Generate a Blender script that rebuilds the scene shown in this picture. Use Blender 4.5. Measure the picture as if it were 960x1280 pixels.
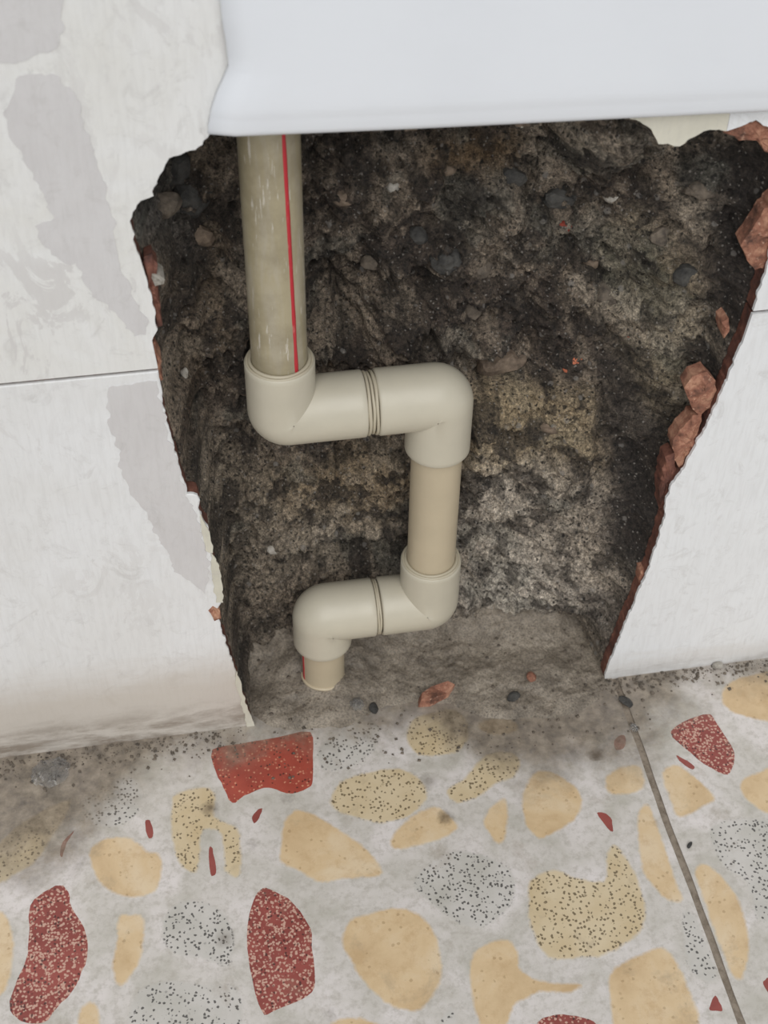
import bpy, bmesh, math, random
import numpy as np
from mathutils import Vector, Matrix, noise as mnoise
from mathutils.geometry import delaunay_2d_cdt

for o in list(bpy.data.objects):
    bpy.data.objects.remove(o)
SC = bpy.context.scene
COL = SC.collection
random.seed(7)

# ------------------------------------------------------------------ camera
F, PITCH, YAW, ROLL = 1759.355, 0.78161, 0.18545, -0.02002
S = 1.2                                   # scale: water pipe comes out at 32 mm
CAM = np.array([0.0, -0.5 * S, 0.66843 * S])
def _axes():
    cr, sr, cp, sp, cy, sy = math.cos(ROLL), math.sin(ROLL), math.cos(PITCH), math.sin(PITCH), math.cos(YAW), math.sin(YAW)
    fwd = np.array([sy * cp, cy * cp, -sp]); right = np.array([cy, -sy, 0.0]); dn = np.cross(fwd, right)
    return cr * right + sr * dn, -sr * right + cr * dn, fwd
RIGHT, DOWN, FWD = _axes()
cd = bpy.data.cameras.new('camera'); cam = bpy.data.objects.new('camera', cd); COL.objects.link(cam)
m = Matrix.Identity(4)
for i in range(3):
    m[i][0] = RIGHT[i]; m[i][1] = -DOWN[i]; m[i][2] = -FWD[i]; m[i][3] = CAM[i]
cam.matrix_world = m
cd.sensor_fit = 'HORIZONTAL'; cd.sensor_width = 36.0; cd.lens = F / 960 * 36.0
cd.clip_start = 0.01; cd.clip_end = 50
cd.dof.use_dof = True; cd.dof.focus_distance = 0.88; cd.dof.aperture_fstop = 16.0
SC.camera = cam

# ------------------------------------------------------------------ light
w = bpy.data.worlds.new('overcast_sky'); SC.world = w; w.use_nodes = True
bg = w.node_tree.nodes['Background']
bg.inputs[0].default_value = (0.93, 0.965, 1.0, 1); bg.inputs[1].default_value = 0.58
sd = bpy.data.lights.new('daylight', 'SUN'); sun = bpy.data.objects.new('daylight', sd); COL.objects.link(sun)
sd.energy = 1.62; sd.angle = math.radians(50); sd.color = (1.0, 0.985, 0.96)
sun.rotation_euler = Vector((0.10, 0.90, -0.85)).to_track_quat('-Z', 'Y').to_euler()
SC.view_settings.view_transform = 'Standard'; SC.view_settings.look = 'None'
SC.view_settings.exposure = 0.0; SC.view_settings.gamma = 1.0
SC.view_settings.use_curve_mapping = False

# ------------------------------------------------------------------ geometry helpers
def ray(px, py):
    return RIGHT * ((px - 480) / F) + DOWN * ((py - 640) / F) + FWD
def on_wall(px, py, y=0.0):
    d = ray(px, py); return CAM + d * ((y - CAM[1]) / d[1])
def on_floor(px, py, z=0.0):
    d = ray(px, py); return CAM + d * ((z - CAM[2]) / d[2])
def to_px(P):
    d = P - CAM
    x = d @ RIGHT; y = d @ DOWN; z = d @ FWD
    return 480 + F * x / z, 640 + F * y / z

def hash2(ix, iy, seed):
    n = (ix.astype(np.int64) * 374761393 + iy.astype(np.int64) * 668265263 + seed * 974634777) & 0xffffffff
    n = ((n ^ (n >> 13)) * 1274126177) & 0xffffffff
    n = n ^ (n >> 16)
    return (n & 0xffffff) / float(0xffffff)
def vnoise(x, y, seed=0):
    ix = np.floor(x); iy = np.floor(y); fx = x - ix; fy = y - iy
    fx = fx * fx * fx * (fx * (fx * 6 - 15) + 10); fy = fy * fy * fy * (fy * (fy * 6 - 15) + 10)
    a = hash2(ix, iy, seed); b = hash2(ix + 1, iy, seed); c = hash2(ix, iy + 1, seed); d = hash2(ix + 1, iy + 1, seed)
    return (a * (1 - fx) + b * fx) * (1 - fy) + (c * (1 - fx) + d * fx) * fy
def fbm(x, y, f0, octv, seed=0, gain=0.5):
    s = 0; a = 1; t = 0
    for k in range(octv):
        c, q = math.cos(0.7 * k), math.sin(0.7 * k)
        s = s + a * vnoise((x * c - y * q) * f0 + 17.3 * k, (x * q + y * c) * f0 + 5.1 * k, seed + k); t += a
        a *= gain; f0 *= 2.03
    return s / t
def cells(x, y, f, seed):
    """distance to the nearest jittered cell point and that cell's random value"""
    x = x * f; y = y * f; ix = np.floor(x); iy = np.floor(y)
    best = np.full(x.shape, 9.0); val = np.zeros(x.shape)
    for dx in (-1, 0, 1):
        for dy in (-1, 0, 1):
            cx = ix + dx; cy = iy + dy
            px = cx + hash2(cx, cy, seed); py = cy + hash2(cx, cy, seed + 1)
            d = np.hypot(px - x, py - y); mk = d < best
            best = np.where(mk, d, best); val = np.where(mk, hash2(cx, cy, seed + 2), val)
    return best, val
def sstep(a, b, x):
    t = np.clip((x - a) / (b - a), 0, 1); return t * t * (3 - 2 * t)
def poly_sd(px, py, poly):
    """signed distance, positive inside"""
    d = np.full(px.shape, 1e9); ins = np.zeros(px.shape, bool); n = len(poly)
    for i in range(n):
        ax, ay = poly[i]; bx, by = poly[(i + 1) % n]
        ex, ey = bx - ax, by - ay; L = ex * ex + ey * ey + 1e-12
        t = np.clip(((px - ax) * ex + (py - ay) * ey) / L, 0, 1)
        d = np.minimum(d, np.hypot(px - ax - t * ex, py - ay - t * ey))
        if ay != by:
            c = ((ay > py) != (by > py)) & (px < ex * (py - ay) / (by - ay) + ax)
            ins ^= c
    return np.where(ins, d, -d)

def link(name, me, mat=None, parent=None, smooth=False):
    o = bpy.data.objects.new(name, me); COL.objects.link(o)
    if mat: me.materials.append(mat)
    if smooth:
        me.polygons.foreach_set('use_smooth', [True] * len(me.polygons))
    if parent: o.parent = parent
    return o
def from_bm(name, bm, mat=None, parent=None, smooth=False):
    me = bpy.data.meshes.new(name); bm.to_mesh(me); bm.free()
    return link(name, me, mat, parent, smooth)
def tag(o, label=None, cat=None, group=None, kind=None):
    if label: o['label'] = label
    if cat: o['category'] = cat
    if group: o['group'] = group
    if kind: o['kind'] = kind
    return o
def grid_mesh(name, V, nu, nv, cols=None):
    me = bpy.data.meshes.new(name)
    idx = np.arange(nu * nv).reshape(nv, nu)
    q = np.stack([idx[:-1, :-1], idx[:-1, 1:], idx[1:, 1:], idx[1:, :-1]], -1).reshape(-1, 4)
    me.vertices.add(len(V)); me.vertices.foreach_set('co', V.astype(np.float32).ravel())
    me.loops.add(q.size); me.loops.foreach_set('vertex_index', q.astype(np.int32).ravel())
    me.polygons.add(len(q)); me.polygons.foreach_set('loop_start', np.arange(0, q.size, 4, dtype=np.int32))
    me.update(calc_edges=True)
    if cols is not None:
        a = me.color_attributes.new('tint', 'FLOAT_COLOR', 'POINT')
        a.data.foreach_set('color', np.concatenate([cols, np.ones((len(V), 1))], 1).astype(np.float32).ravel())
    return me

# ------------------------------------------------------------------ materials
def new_mat(name, rough=0.6):
    mt = bpy.data.materials.new(name); mt.use_nodes = True
    nt = mt.node_tree; b = nt.nodes['Principled BSDF']; b.inputs['Roughness'].default_value = rough
    return mt, nt, b
def N(nt, t, **kw):
    n = nt.nodes.new(t)
    for k, v in kw.items():
        if k in n.inputs.keys(): n.inputs[k].default_value = v
        else: setattr(n, k, v)
    return n
def L(nt, a, b): nt.links.new(a, b)
def pos(nt, scale=(1, 1, 1)):
    g = N(nt, 'ShaderNodeNewGeometry'); mp = N(nt, 'ShaderNodeMapping'); mp.inputs['Scale'].default_value = scale
    L(nt, g.outputs['Position'], mp.inputs['Vector']); return mp.outputs[0]
def nz(nt, vec, scale, detail=6, rough=0.6, dist=0.0):
    n = N(nt, 'ShaderNodeTexNoise'); n.inputs['Scale'].default_value = scale; n.inputs['Detail'].default_value = detail
    n.inputs['Roughness'].default_value = rough; n.inputs['Distortion'].default_value = dist
    L(nt, vec, n.inputs['Vector']); return n.outputs['Fac']
def ramp(nt, fac, stops, interp='LINEAR'):
    r = N(nt, 'ShaderNodeValToRGB'); r.color_ramp.interpolation = interp
    e = r.color_ramp.elements
    while len(e) < len(stops): e.new(0.5)
    for q, (p, c) in zip(e, stops):
        q.position = p; q.color = (c, c, c, 1) if not isinstance(c, tuple) else (*c, 1)
    L(nt, fac, r.inputs[0]); return r.outputs[0]
def mix(nt, fac, a, b, mode='MIX'):
    n = N(nt, 'ShaderNodeMix', data_type='RGBA', blend_type=mode)
    for i, v in ((0, fac), (6, a), (7, b)):
        if isinstance(v, (int, float)): n.inputs[i].default_value = v if i == 0 else (v, v, v, 1)
        elif isinstance(v, tuple): n.inputs[i].default_value = (*v, 1)
        else: L(nt, v, n.inputs[i])
    return n.outputs[2]
def math_(nt, op, a, b=0.0):
    n = N(nt, 'ShaderNodeMath', operation=op)
    for i, v in ((0, a), (1, b)):
        if isinstance(v, (int, float)): n.inputs[i].default_value = v
        else: L(nt, v, n.inputs[i])
    return n.outputs[0]
def bump(nt, b, h, strength, dist=0.001):
    n = N(nt, 'ShaderNodeBump'); n.inputs['Strength'].default_value = strength; n.inputs['Distance'].default_value = dist
    L(nt, h, n.inputs['Height']); L(nt, n.outputs[0], b.inputs['Normal'])
def s2l(r, g, b):
    f = lambda c: (c / 255 / 12.92) if c / 255 <= 0.04045 else ((c / 255 + 0.055) / 1.055) ** 2.4
    return (f(r), f(g), f(b))
def sep(nt, vec):
    s = N(nt, 'ShaderNodeSeparateXYZ'); L(nt, vec, s.inputs[0]); return s.outputs
def rng(nt, v, a, b, c=0.0, d=1.0, smooth=True):
    n = N(nt, 'ShaderNodeMapRange'); n.interpolation_type = 'SMOOTHSTEP' if smooth else 'LINEAR'
    L(nt, v, n.inputs[0])
    for i, x in enumerate((a, b, c, d)): n.inputs[1 + i].default_value = x
    return n.outputs[0]

# white limewash / putty over the wall tiles, brown splash line at the foot of the wall
def wall_paint(name, base, second, dirt_h, dirt_amt, blotch=0.5, flake=0.0):
    mt, nt, b = new_mat(name, 0.55)
    p = pos(nt)
    a = nz(nt, p, 14, 8, 0.62, 0.6); br = nz(nt, pos(nt, (60, 1, 8)), 6, 6, 0.6, 0.4); fine = nz(nt, p, 260, 4, 0.7)
    c = mix(nt, math_(nt, 'MULTIPLY', ramp(nt, a, [(0.42, 0.0), (0.62, 1.0)]), blotch), base, second)
    c = mix(nt, math_(nt, 'MULTIPLY', ramp(nt, br, [(0.35, 1.0), (0.55, 0.0)]), 0.13), c, (0.42, 0.40, 0.38))
    c = mix(nt, math_(nt, 'MULTIPLY', ramp(nt, nz(nt, p, 55, 8, 0.75, 1.0), [(0.54, 0.0), (0.70, 1.0)]), 0.40), c, (0.45, 0.43, 0.41))
    if flake:
        fl = math_(nt, 'MULTIPLY', ramp(nt, nz(nt, pos(nt, (1.3, 1, 0.8)), 30, 12, 0.72, 1.2), [(0.545, 0.0), (0.565, 1.0)]), ramp(nt, nz(nt, p, 6, 2), [(0.42, 0.0), (0.56, 1.0)]))
        c = mix(nt, math_(nt, 'MULTIPLY', fl, flake), c, (0.61, 0.59, 0.575))
        fl2 = math_(nt, 'MULTIPLY', ramp(nt, nz(nt, p, 110, 8, 0.75, 0.6), [(0.60, 0.0), (0.66, 1.0)]), ramp(nt, nz(nt, p, 10, 3), [(0.48, 0.0), (0.60, 1.0)]))
        c = mix(nt, math_(nt, 'MULTIPLY', fl2, flake * 0.8), c, (0.42, 0.41, 0.39))
    if dirt_amt:
        z = sep(nt, p)[2]
        zz = math_(nt, 'ADD', z, math_(nt, 'MULTIPLY', math_(nt, 'SUBTRACT', nz(nt, pos(nt, (1, 1, 3)), 22, 6, 0.65), 0.5), 0.035))
        c = mix(nt, math_(nt, 'MULTIPLY', rng(nt, zz, dirt_h * 1.5, dirt_h * 0.7), 0.75 * dirt_amt), c, (0.52, 0.46, 0.39))
        st = nz(nt, pos(nt, (9, 1, 34)), 1.6, 7, 0.7, 0.3)
        lo = math_(nt, 'MULTIPLY', rng(nt, zz, dirt_h * 0.62, 0.006), ramp(nt, st, [(0.42, 0.0), (0.58, 1.0)]))
        c = mix(nt, math_(nt, 'MULTIPLY', lo, 0.8 * dirt_amt), c, (0.21, 0.165, 0.125))
    L(nt, c, b.inputs['Base Color'])
    h = math_(nt, 'ADD', math_(nt, 'MULTIPLY', br, 0.5), math_(nt, 'ADD', math_(nt, 'MULTIPLY', fine, 0.25), a))
    bump(nt, b, h, 0.35, 0.0015)
    return mt
M_left = wall_paint('limewashed_tile', (0.77, 0.77, 0.77), (0.71, 0.70, 0.68), 0.065, 1.0, 0.5, 0.35)
M_right = wall_paint('white_tile', (0.79, 0.80, 0.81), (0.75, 0.755, 0.76), 0.02, 0.35, 0.35)
M_plaster = wall_paint('yellowed_plaster', (0.66, 0.63, 0.53), (0.52, 0.50, 0.40), 0.02, 0.0, 0.7)
M_cream = wall_paint('cream_putty', (0.765, 0.76, 0.745), (0.70, 0.685, 0.64), 0.02, 0.0, 0.6, 0.75)
M_patch = wall_paint('bare_grey_putty', (0.61, 0.59, 0.585), (0.66, 0.645, 0.64), 0.02, 0.0, 0.6)

mt, nt, b = new_mat('panel_white', 0.32); M_panel = mt
p = pos(nt)
c = mix(nt, ramp(nt, nz(nt, p, 9, 5, 0.55), [(0.4, 0.0), (0.65, 1.0)]), (0.77, 0.79, 0.825), (0.745, 0.765, 0.80))
L(nt, c, b.inputs['Base Color']); bump(nt, b, nz(nt, pos(nt, (1, 1, 4)), 60, 3), 0.08, 0.001)

mt, nt, b = new_mat('terracotta_tile_body', 0.85); M_terra = mt
p = pos(nt)
c = ramp(nt, nz(nt, p, 70, 8, 0.7), [(0.36, s2l(84, 58, 48)), (0.5, s2l(150, 102, 82)), (0.64, s2l(190, 144, 118))])
c = mix(nt, ramp(nt, nz(nt, p, 320, 3, 0.6), [(0.60, 0.0), (0.72, 0.6)]), c, s2l(215, 175, 150))
L(nt, c, b.inputs['Base Color']); bump(nt, b, nz(nt, p, 300, 6, 0.7), 0.6, 0.002)

mt, nt, b = new_mat('dark_terracotta', 0.75); M_terra_dark = mt  # darker terracotta tone for the tile bodies and some broken pieces
p = pos(nt)
c = ramp(nt, nz(nt, p, 60, 8, 0.7), [(0.36, s2l(62, 40, 34)), (0.52, s2l(106, 66, 54)), (0.68, s2l(146, 98, 80))])
L(nt, c, b.inputs['Base Color']); bump(nt, b, nz(nt, p, 260, 6, 0.7), 0.6, 0.002)

# broken-out masonry in the hole; the tint attribute carries its patches of mortar, soot and cement
mt, nt, b = new_mat('broken_masonry', 0.8); M_rubble = mt
at = N(nt, 'ShaderNodeVertexColor', layer_name='tint'); p = pos(nt)
g1 = nz(nt, p, 300, 8, 0.75); g2 = nz(nt, p, 900, 3, 0.7)
c = mix(nt, 1.0, at.outputs[0], ramp(nt, g1, [(0.36, 0.22), (0.48, 0.9), (0.64, 1.8)]), 'MULTIPLY')
c = mix(nt, 1.0, c, ramp(nt, g2, [(0.33, 0.50), (0.5, 1.0), (0.68, 1.6)]), 'MULTIPLY')
vo = N(nt, 'ShaderNodeTexVoronoi'); vo.inputs['Scale'].default_value = 130; L(nt, p, vo.inputs['Vector'])
sel = math_(nt, 'MULTIPLY', ramp(nt, vo.outputs['Distance'], [(0.20, 1.0), (0.30, 0.0)]), ramp(nt, sep(nt, vo.outputs['Color'])[0], [(0.86, 0.0), (0.90, 1.0)]))
c = mix(nt, math_(nt, 'MULTIPLY', sel, 0.6), c, (0.30, 0.29, 0.27))
for sc_, th_, sz_, cc_, am_ in ((330, 0.72, 0.36, (0.018, 0.016, 0.014), 0.85), (210, 0.84, 0.30, (0.016, 0.014, 0.012), 0.8), (420, 0.80, 0.34, (0.36, 0.34, 0.31), 0.6)):
    v2 = N(nt, 'ShaderNodeTexVoronoi'); v2.inputs['Scale'].default_value = sc_; L(nt, p, v2.inputs['Vector'])
    dd = math_(nt, 'ADD', v2.outputs['Distance'], math_(nt, 'MULTIPLY', math_(nt, 'SUBTRACT', nz(nt, p, sc_ * 1.5, 2), 0.5), 0.5))
    k2 = math_(nt, 'MULTIPLY', ramp(nt, dd, [(sz_ * 0.7, 1.0), (sz_, 0.0)]), ramp(nt, sep(nt, v2.outputs['Color'])[1], [(th_, 0.0), (th_ + 0.03, 1.0)]))
    c = mix(nt, math_(nt, 'MULTIPLY', k2, am_), c, cc_)
c = mix(nt, 1.0, c, (1.03, 0.99, 0.965), 'MULTIPLY')
L(nt, c, b.inputs['Base Color'])
L(nt, ramp(nt, nz(nt, p, 40, 4), [(0.4, 0.9), (0.7, 0.45)]), b.inputs['Roughness'])
bump(nt, b, math_(nt, 'ADD', g1, math_(nt, 'MULTIPLY', g2, 0.5)), 0.9, 0.003)

mt, nt, b = new_mat('wet_mortar', 0.5); M_mud = mt
p = pos(nt)
c = ramp(nt, nz(nt, p, 45, 9, 0.7, 0.3), [(0.30, s2l(94, 86, 76)), (0.48, s2l(129, 119, 106)), (0.70, s2l(164, 153, 138))])
c = mix(nt, 1.0, c, ramp(nt, nz(nt, p, 700, 3, 0.7), [(0.36, 0.6), (0.5, 1.0), (0.7, 1.3)]), 'MULTIPLY')
L(nt, c, b.inputs['Base Color'])
L(nt, ramp(nt, nz(nt, p, 60, 4), [(0.4, 0.65), (0.65, 0.38)]), b.inputs['Roughness'])
bump(nt, b, nz(nt, p, 420, 7, 0.7), 0.6, 0.0015)

# mortar dust tracked over the floor next to the wall, shared by tile and chips
def floor_dirt(nt, col):
    p = pos(nt); s = sep(nt, p)
    n1 = nz(nt, p, 26, 7, 0.65, 0.4); n2 = nz(nt, p, 9, 3, 0.5)
    d = math_(nt, 'ADD', s[1], math_(nt, 'MULTIPLY', math_(nt, 'SUBTRACT', n1, 0.5), 0.075))
    d = math_(nt, 'ADD', d, math_(nt, 'MULTIPLY', math_(nt, 'SUBTRACT', n2, 0.5), 0.07))
    # widest left of the hole and in front of its right side
    x = s[0]
    wl = rng(nt, x, -0.01, -0.13); wr = math_(nt, 'MULTIPLY', rng(nt, x, 0.14, 0.20), rng(nt, x, 0.34, 0.27))
    d = math_(nt, 'ADD', d, math_(nt, 'ADD', math_(nt, 'MULTIPLY', wl, 0.078), math_(nt, 'MULTIPLY', wr, 0.062)))
    f = math_(nt, 'MULTIPLY', rng(nt, d, -0.034, 0.012), 0.88)
    grey = ramp(nt, nz(nt, p, 90, 8, 0.7), [(0.32, s2l(82, 73, 62)), (0.5, s2l(126, 115, 100)), (0.7, s2l(164, 152, 135))])
    c = mix(nt, f, col, grey)
    k = math_(nt, 'MULTIPLY', ramp(nt, nz(nt, p, 30, 6, 0.7, 0.3), [(0.58, 0.0), (0.76, 0.55)]), 1.0)
    c = mix(nt, k, c, s2l(146, 132, 112))
    sp = N(nt, 'ShaderNodeTexVoronoi'); sp.inputs['Scale'].default_value = 32; L(nt, p, sp.inputs['Vector'])
    ks = math_(nt, 'MULTIPLY', ramp(nt, math_(nt, 'ADD', sp.outputs['Distance'], math_(nt, 'MULTIPLY', math_(nt, 'SUBTRACT', nz(nt, p, 220, 3), 0.5), 0.2)), [(0.06, 1.0), (0.24, 0.0)]),
               ramp(nt, sep(nt, sp.outputs['Color'])[1], [(0.86, 0.0), (0.92, 0.8)]))
    c = mix(nt, ks, c, s2l(84, 70, 54))
    return mix(nt, 1.0, c, (0.945, 0.925, 0.915), 'MULTIPLY')
def grains(nt, p, scale, thr, size, jag=0.7):
    vo = N(nt, 'ShaderNodeTexVoronoi'); vo.inputs['Scale'].default_value = scale; L(nt, p, vo.inputs['Vector'])
    d = math_(nt, 'ADD', vo.outputs['Distance'], math_(nt, 'MULTIPLY', math_(nt, 'SUBTRACT', nz(nt, p, scale * 1.4, 2), 0.5), jag))
    return math_(nt, 'MULTIPLY', ramp(nt, d, [(size * 0.75, 1.0), (size, 0.0)]),
                 ramp(nt, sep(nt, vo.outputs['Color'])[0], [(thr, 0.0), (thr + 0.03, 1.0)]))
def matrix_col(nt, p):
    c = ramp(nt, nz(nt, p, 24, 6, 0.6, 0.5), [(0.32, s2l(190, 187, 177)), (0.48, s2l(209, 205, 199)), (0.66, s2l(226, 221, 219))])
    return mix(nt, ramp(nt, nz(nt, p, 170, 6, 0.75), [(0.47, 0.0), (0.64, 0.55)]), c, s2l(172, 167, 156))
def floor_mat(name, kind):
    mt, nt, b = new_mat(name, 0.38); p = pos(nt)
    mc = matrix_col(nt, p)
    if kind == 'matrix': c = mc
    else:
        if kind == 'tan':
            c = ramp(nt, nz(nt, p, 20, 6, 0.6, 0.3), [(0.32, s2l(200, 172, 132)), (0.5, s2l(219, 194, 155)), (0.68, s2l(228, 210, 180))])
            c = mix(nt, ramp(nt, nz(nt, p, 95, 9, 0.75), [(0.50, 0.0), (0.66, 0.5)]), c, s2l(192, 160, 118))
            c = mix(nt, math_(nt, 'MULTIPLY', grains(nt, p, 300, 0.86, 0.34), 0.4), c, s2l(150, 118, 78))
        elif kind == 'tan_speckled':
            c = ramp(nt, nz(nt, p, 26, 6, 0.6), [(0.3, s2l(202, 182, 144)), (0.6, s2l(216, 200, 168))])
            c = mix(nt, math_(nt, 'MULTIPLY', grains(nt, p, 450, 0.48, 0.44, 0.9), 0.85), c, s2l(98, 84, 60))
        elif kind == 'grey_speckled':
            c = ramp(nt, nz(nt, p, 30, 5, 0.6), [(0.3, s2l(188, 186, 178)), (0.6, s2l(208, 205, 200))])
            c = mix(nt, math_(nt, 'MULTIPLY', grains(nt, p, 470, 0.45, 0.44, 0.9), 0.9), c, s2l(70, 68, 66))
        else:
            c = ramp(nt, nz(nt, p, 40, 5, 0.6), [(0.3, s2l(134, 64, 58)), (0.65, s2l(158, 82, 74))])
            if kind == 'red_speckled':
                c = mix(nt, math_(nt, 'MULTIPLY', grains(nt, p, 540, 0.25, 0.52, 1.0), 0.85), c, s2l(212, 176, 158))
                c = mix(nt, math_(nt, 'MULTIPLY', grains(nt, pos(nt, (1.1, 1, 1)), 450, 0.74, 0.44), 0.85), c, s2l(70, 40, 38))
            elif kind == 'red_bright':
                c = ramp(nt, nz(nt, p, 40, 5, 0.6), [(0.3, s2l(152, 66, 54)), (0.65, s2l(178, 84, 68))])
                c = mix(nt, math_(nt, 'MULTIPLY', grains(nt, p, 520, 0.70, 0.44), 0.75), c, s2l(220, 160, 130))
                c = mix(nt, math_(nt, 'MULTIPLY', grains(nt, pos(nt, (1.1, 1, 1)), 450, 0.80, 0.42), 0.85), c, s2l(78, 42, 36))
        if not kind.startswith('red'):
            e = N(nt, 'ShaderNodeVertexColor', layer_name='tint')
            ef = math_(nt, 'ADD', sep(nt, e.outputs[0])[0], math_(nt, 'MULTIPLY', math_(nt, 'SUBTRACT', nz(nt, p, 130, 4, 0.7), 0.5), 0.9))
            c = mix(nt, ramp(nt, ef, [(0.10, 0.0), (0.58, 1.0)]), mc, c)
    L(nt, floor_dirt(nt, c), b.inputs['Base Color'])
    L(nt, ramp(nt, nz(nt, p, 60, 5), [(0.35, 0.32), (0.7, 0.6)]), b.inputs['Roughness'])
    bump(nt, b, nz(nt, p, 240, 6, 0.7), 0.12, 0.001)
    return mt
FM = {k: floor_mat('terrazzo_' + k, k) for k in ('matrix', 'tan', 'tan_speckled', 'grey_speckled', 'red', 'red_speckled', 'red_bright')}

mt, nt, b = new_mat('joint_grime', 0.85); M_grime = mt
p = pos(nt)
L(nt, ramp(nt, nz(nt, p, 160, 6, 0.7), [(0.3, s2l(104, 92, 78)), (0.6, s2l(146, 134, 120))]), b.inputs['Base Color'])

def plastic(name, base, dirty):
    mt, nt, b = new_mat(name, 0.36); p = pos(nt)
    c = mix(nt, ramp(nt, nz(nt, p, 30, 4), [(0.4, 0.0), (0.7, 1.0)]), base, tuple(v * 0.93 for v in base))
    if dirty:
        st = nz(nt, pos(nt, (14, 14, 1.6)), 9, 7, 0.65, 0.4)
        c = mix(nt, math_(nt, 'MULTIPLY', ramp(nt, st, [(0.46, 0.0), (0.60, 1.0)]), 0.6), c, s2l(176, 168, 152))
        c = mix(nt, math_(nt, 'MULTIPLY', ramp(nt, nz(nt, p, 26, 6, 0.65), [(0.40, 0.0), (0.60, 1.0)]), 0.55), c, s2l(126, 116, 92))
        sc = nz(nt, pos(nt, (30, 30, 3.0)), 12, 5, 0.7)
        c = mix(nt, math_(nt, 'MULTIPLY', ramp(nt, sc, [(0.60, 0.0), (0.64, 1.0)]), 0.7), c, s2l(206, 200, 190))
    L(nt, c, b.inputs['Base Color'])
    L(nt, ramp(nt, nz(nt, p, 50, 5), [(0.35, 0.30), (0.7, 0.48)]), b.inputs['Roughness'])
    bump(nt, b, nz(nt, p, 180, 4), 0.05, 0.0008)
    b.inputs['Subsurface Weight'].default_value = 0.0
    return mt
M_fit = plastic('cream_plastic', s2l(194, 187, 169), False)
M_pipe = plastic('beige_plastic', s2l(190, 176, 150), False)
M_pipe_dirty = plastic('stained_beige_plastic', s2l(170, 159, 131), True)
M_bead = plastic('melted_plastic', s2l(186, 177, 156), False)
mt, nt, b = new_mat('red_stripe_print', 0.4); M_stripe = mt
p = pos(nt)
L(nt, mix(nt, ramp(nt, nz(nt, pos(nt, (6, 6, 1)), 60, 5, 0.7), [(0.60, 0.0), (0.72, 0.7)]), s2l(186, 40, 52), s2l(205, 165, 150)), b.inputs['Base Color'])

def stone_mat(name, a, c2, rough=0.75):
    mt, nt, b = new_mat(name, rough); p = pos(nt)
    L(nt, ramp(nt, nz(nt, p, 130, 8, 0.7), [(0.32, a), (0.66, c2)]), b.inputs['Base Color'])
    bump(nt, b, nz(nt, p, 350, 6, 0.7), 0.7, 0.002); return mt
M_st_grey = stone_mat('grey_stone', s2l(62, 56, 50), s2l(128, 116, 102))
M_st_brown = stone_mat('brown_stone', s2l(78, 66, 56), s2l(146, 128, 110))
M_st_dark = stone_mat('dark_stone', s2l(34, 33, 33), s2l(84, 82, 78))
M_st_pale = stone_mat('pale_stone', s2l(130, 124, 114), s2l(196, 190, 180))
M_st_red = stone_mat('red_stone', s2l(110, 44, 36), s2l(170, 76, 58))
M_st_orange = stone_mat('orange_brick', s2l(150, 70, 46), s2l(214, 132, 98))
mt, nt, b = new_mat('clear_film', 0.05); M_film = mt
b.inputs['Base Color'].default_value = (0.93, 0.94, 0.95, 1); b.inputs['Transmission Weight'].default_value = 0.96; b.inputs['IOR'].default_value = 1.3

# ================================================================== THE HOLE
HL = [(316,914),(312,897),(302,871),(294,838),(286,814),(276,786),(272,767),(277,747),(276,729),(266,697),(261,664),(250,641),(247,620),(234,618),
      (222,572),(209,530),(201,482),(198,465)]                               # left edge, foot up to the tile joint
HU = [(190,426),(197,412),(192,384),(185,356),(176,326),(168,305),(162,277),(166,265),(176,251),(192,245),(196,227),(204,213),(211,198),
      (232,190),(253,181),(262,168)]                                          # up to the panel
HT = [(300,156),(420,150),(505,158),(512,163),(520,157),(640,150),(652,160),(664,150),(785,145),(800,152),(812,160),(823,180),(850,183),(868,171),(880,164),(899,162),(908,164)]
HR = [(920,160),(945,150),(975,170),(985,215),(975,262),(958,338),(943,383)]  # top right, partly outside the picture
HB = [(928,430),(907,478),(886,526),(868,561),(851,592),(840,605),(832,627),(832,642),(821,680),(810,714),(795,747),(776,796),(761,831),(756,848)]
def w2(pts, y=0.0): return [(on_wall(px, py, y)[0], on_wall(px, py, y)[2]) for px, py in pts]
def rough_line(pts, step=0.002, amp=0.0012, seed=0):
    out = []
    for (ax, ay), (bx, by) in zip(pts[:-1], pts[1:]):
        n = max(1, int(math.hypot(bx - ax, by - ay) / step))
        for k in range(n):
            t = k / n; x = ax + (bx - ax) * t; y = ay + (by - ay) * t
            if k: 
                v = mnoise.noise_vector(Vector((x * 190, y * 190, seed))); v2 = mnoise.noise_vector(Vector((x * 320, y * 320, seed + 9)))
                x += amp * (v.x * 1.3 + v2.x * 0.45); y += amp * (v.y * 1.3 + v2.y * 0.45)
            out.append((x, y))
    out.append(pts[-1]); return out
ZJ = 0.3229                                                     # tile joint height
hl, hu, ht, hr, hb = w2(HL), w2(HU), w2(HT), w2(HR), w2(HB)
hole = hl + hu + ht + hr + hb

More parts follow.
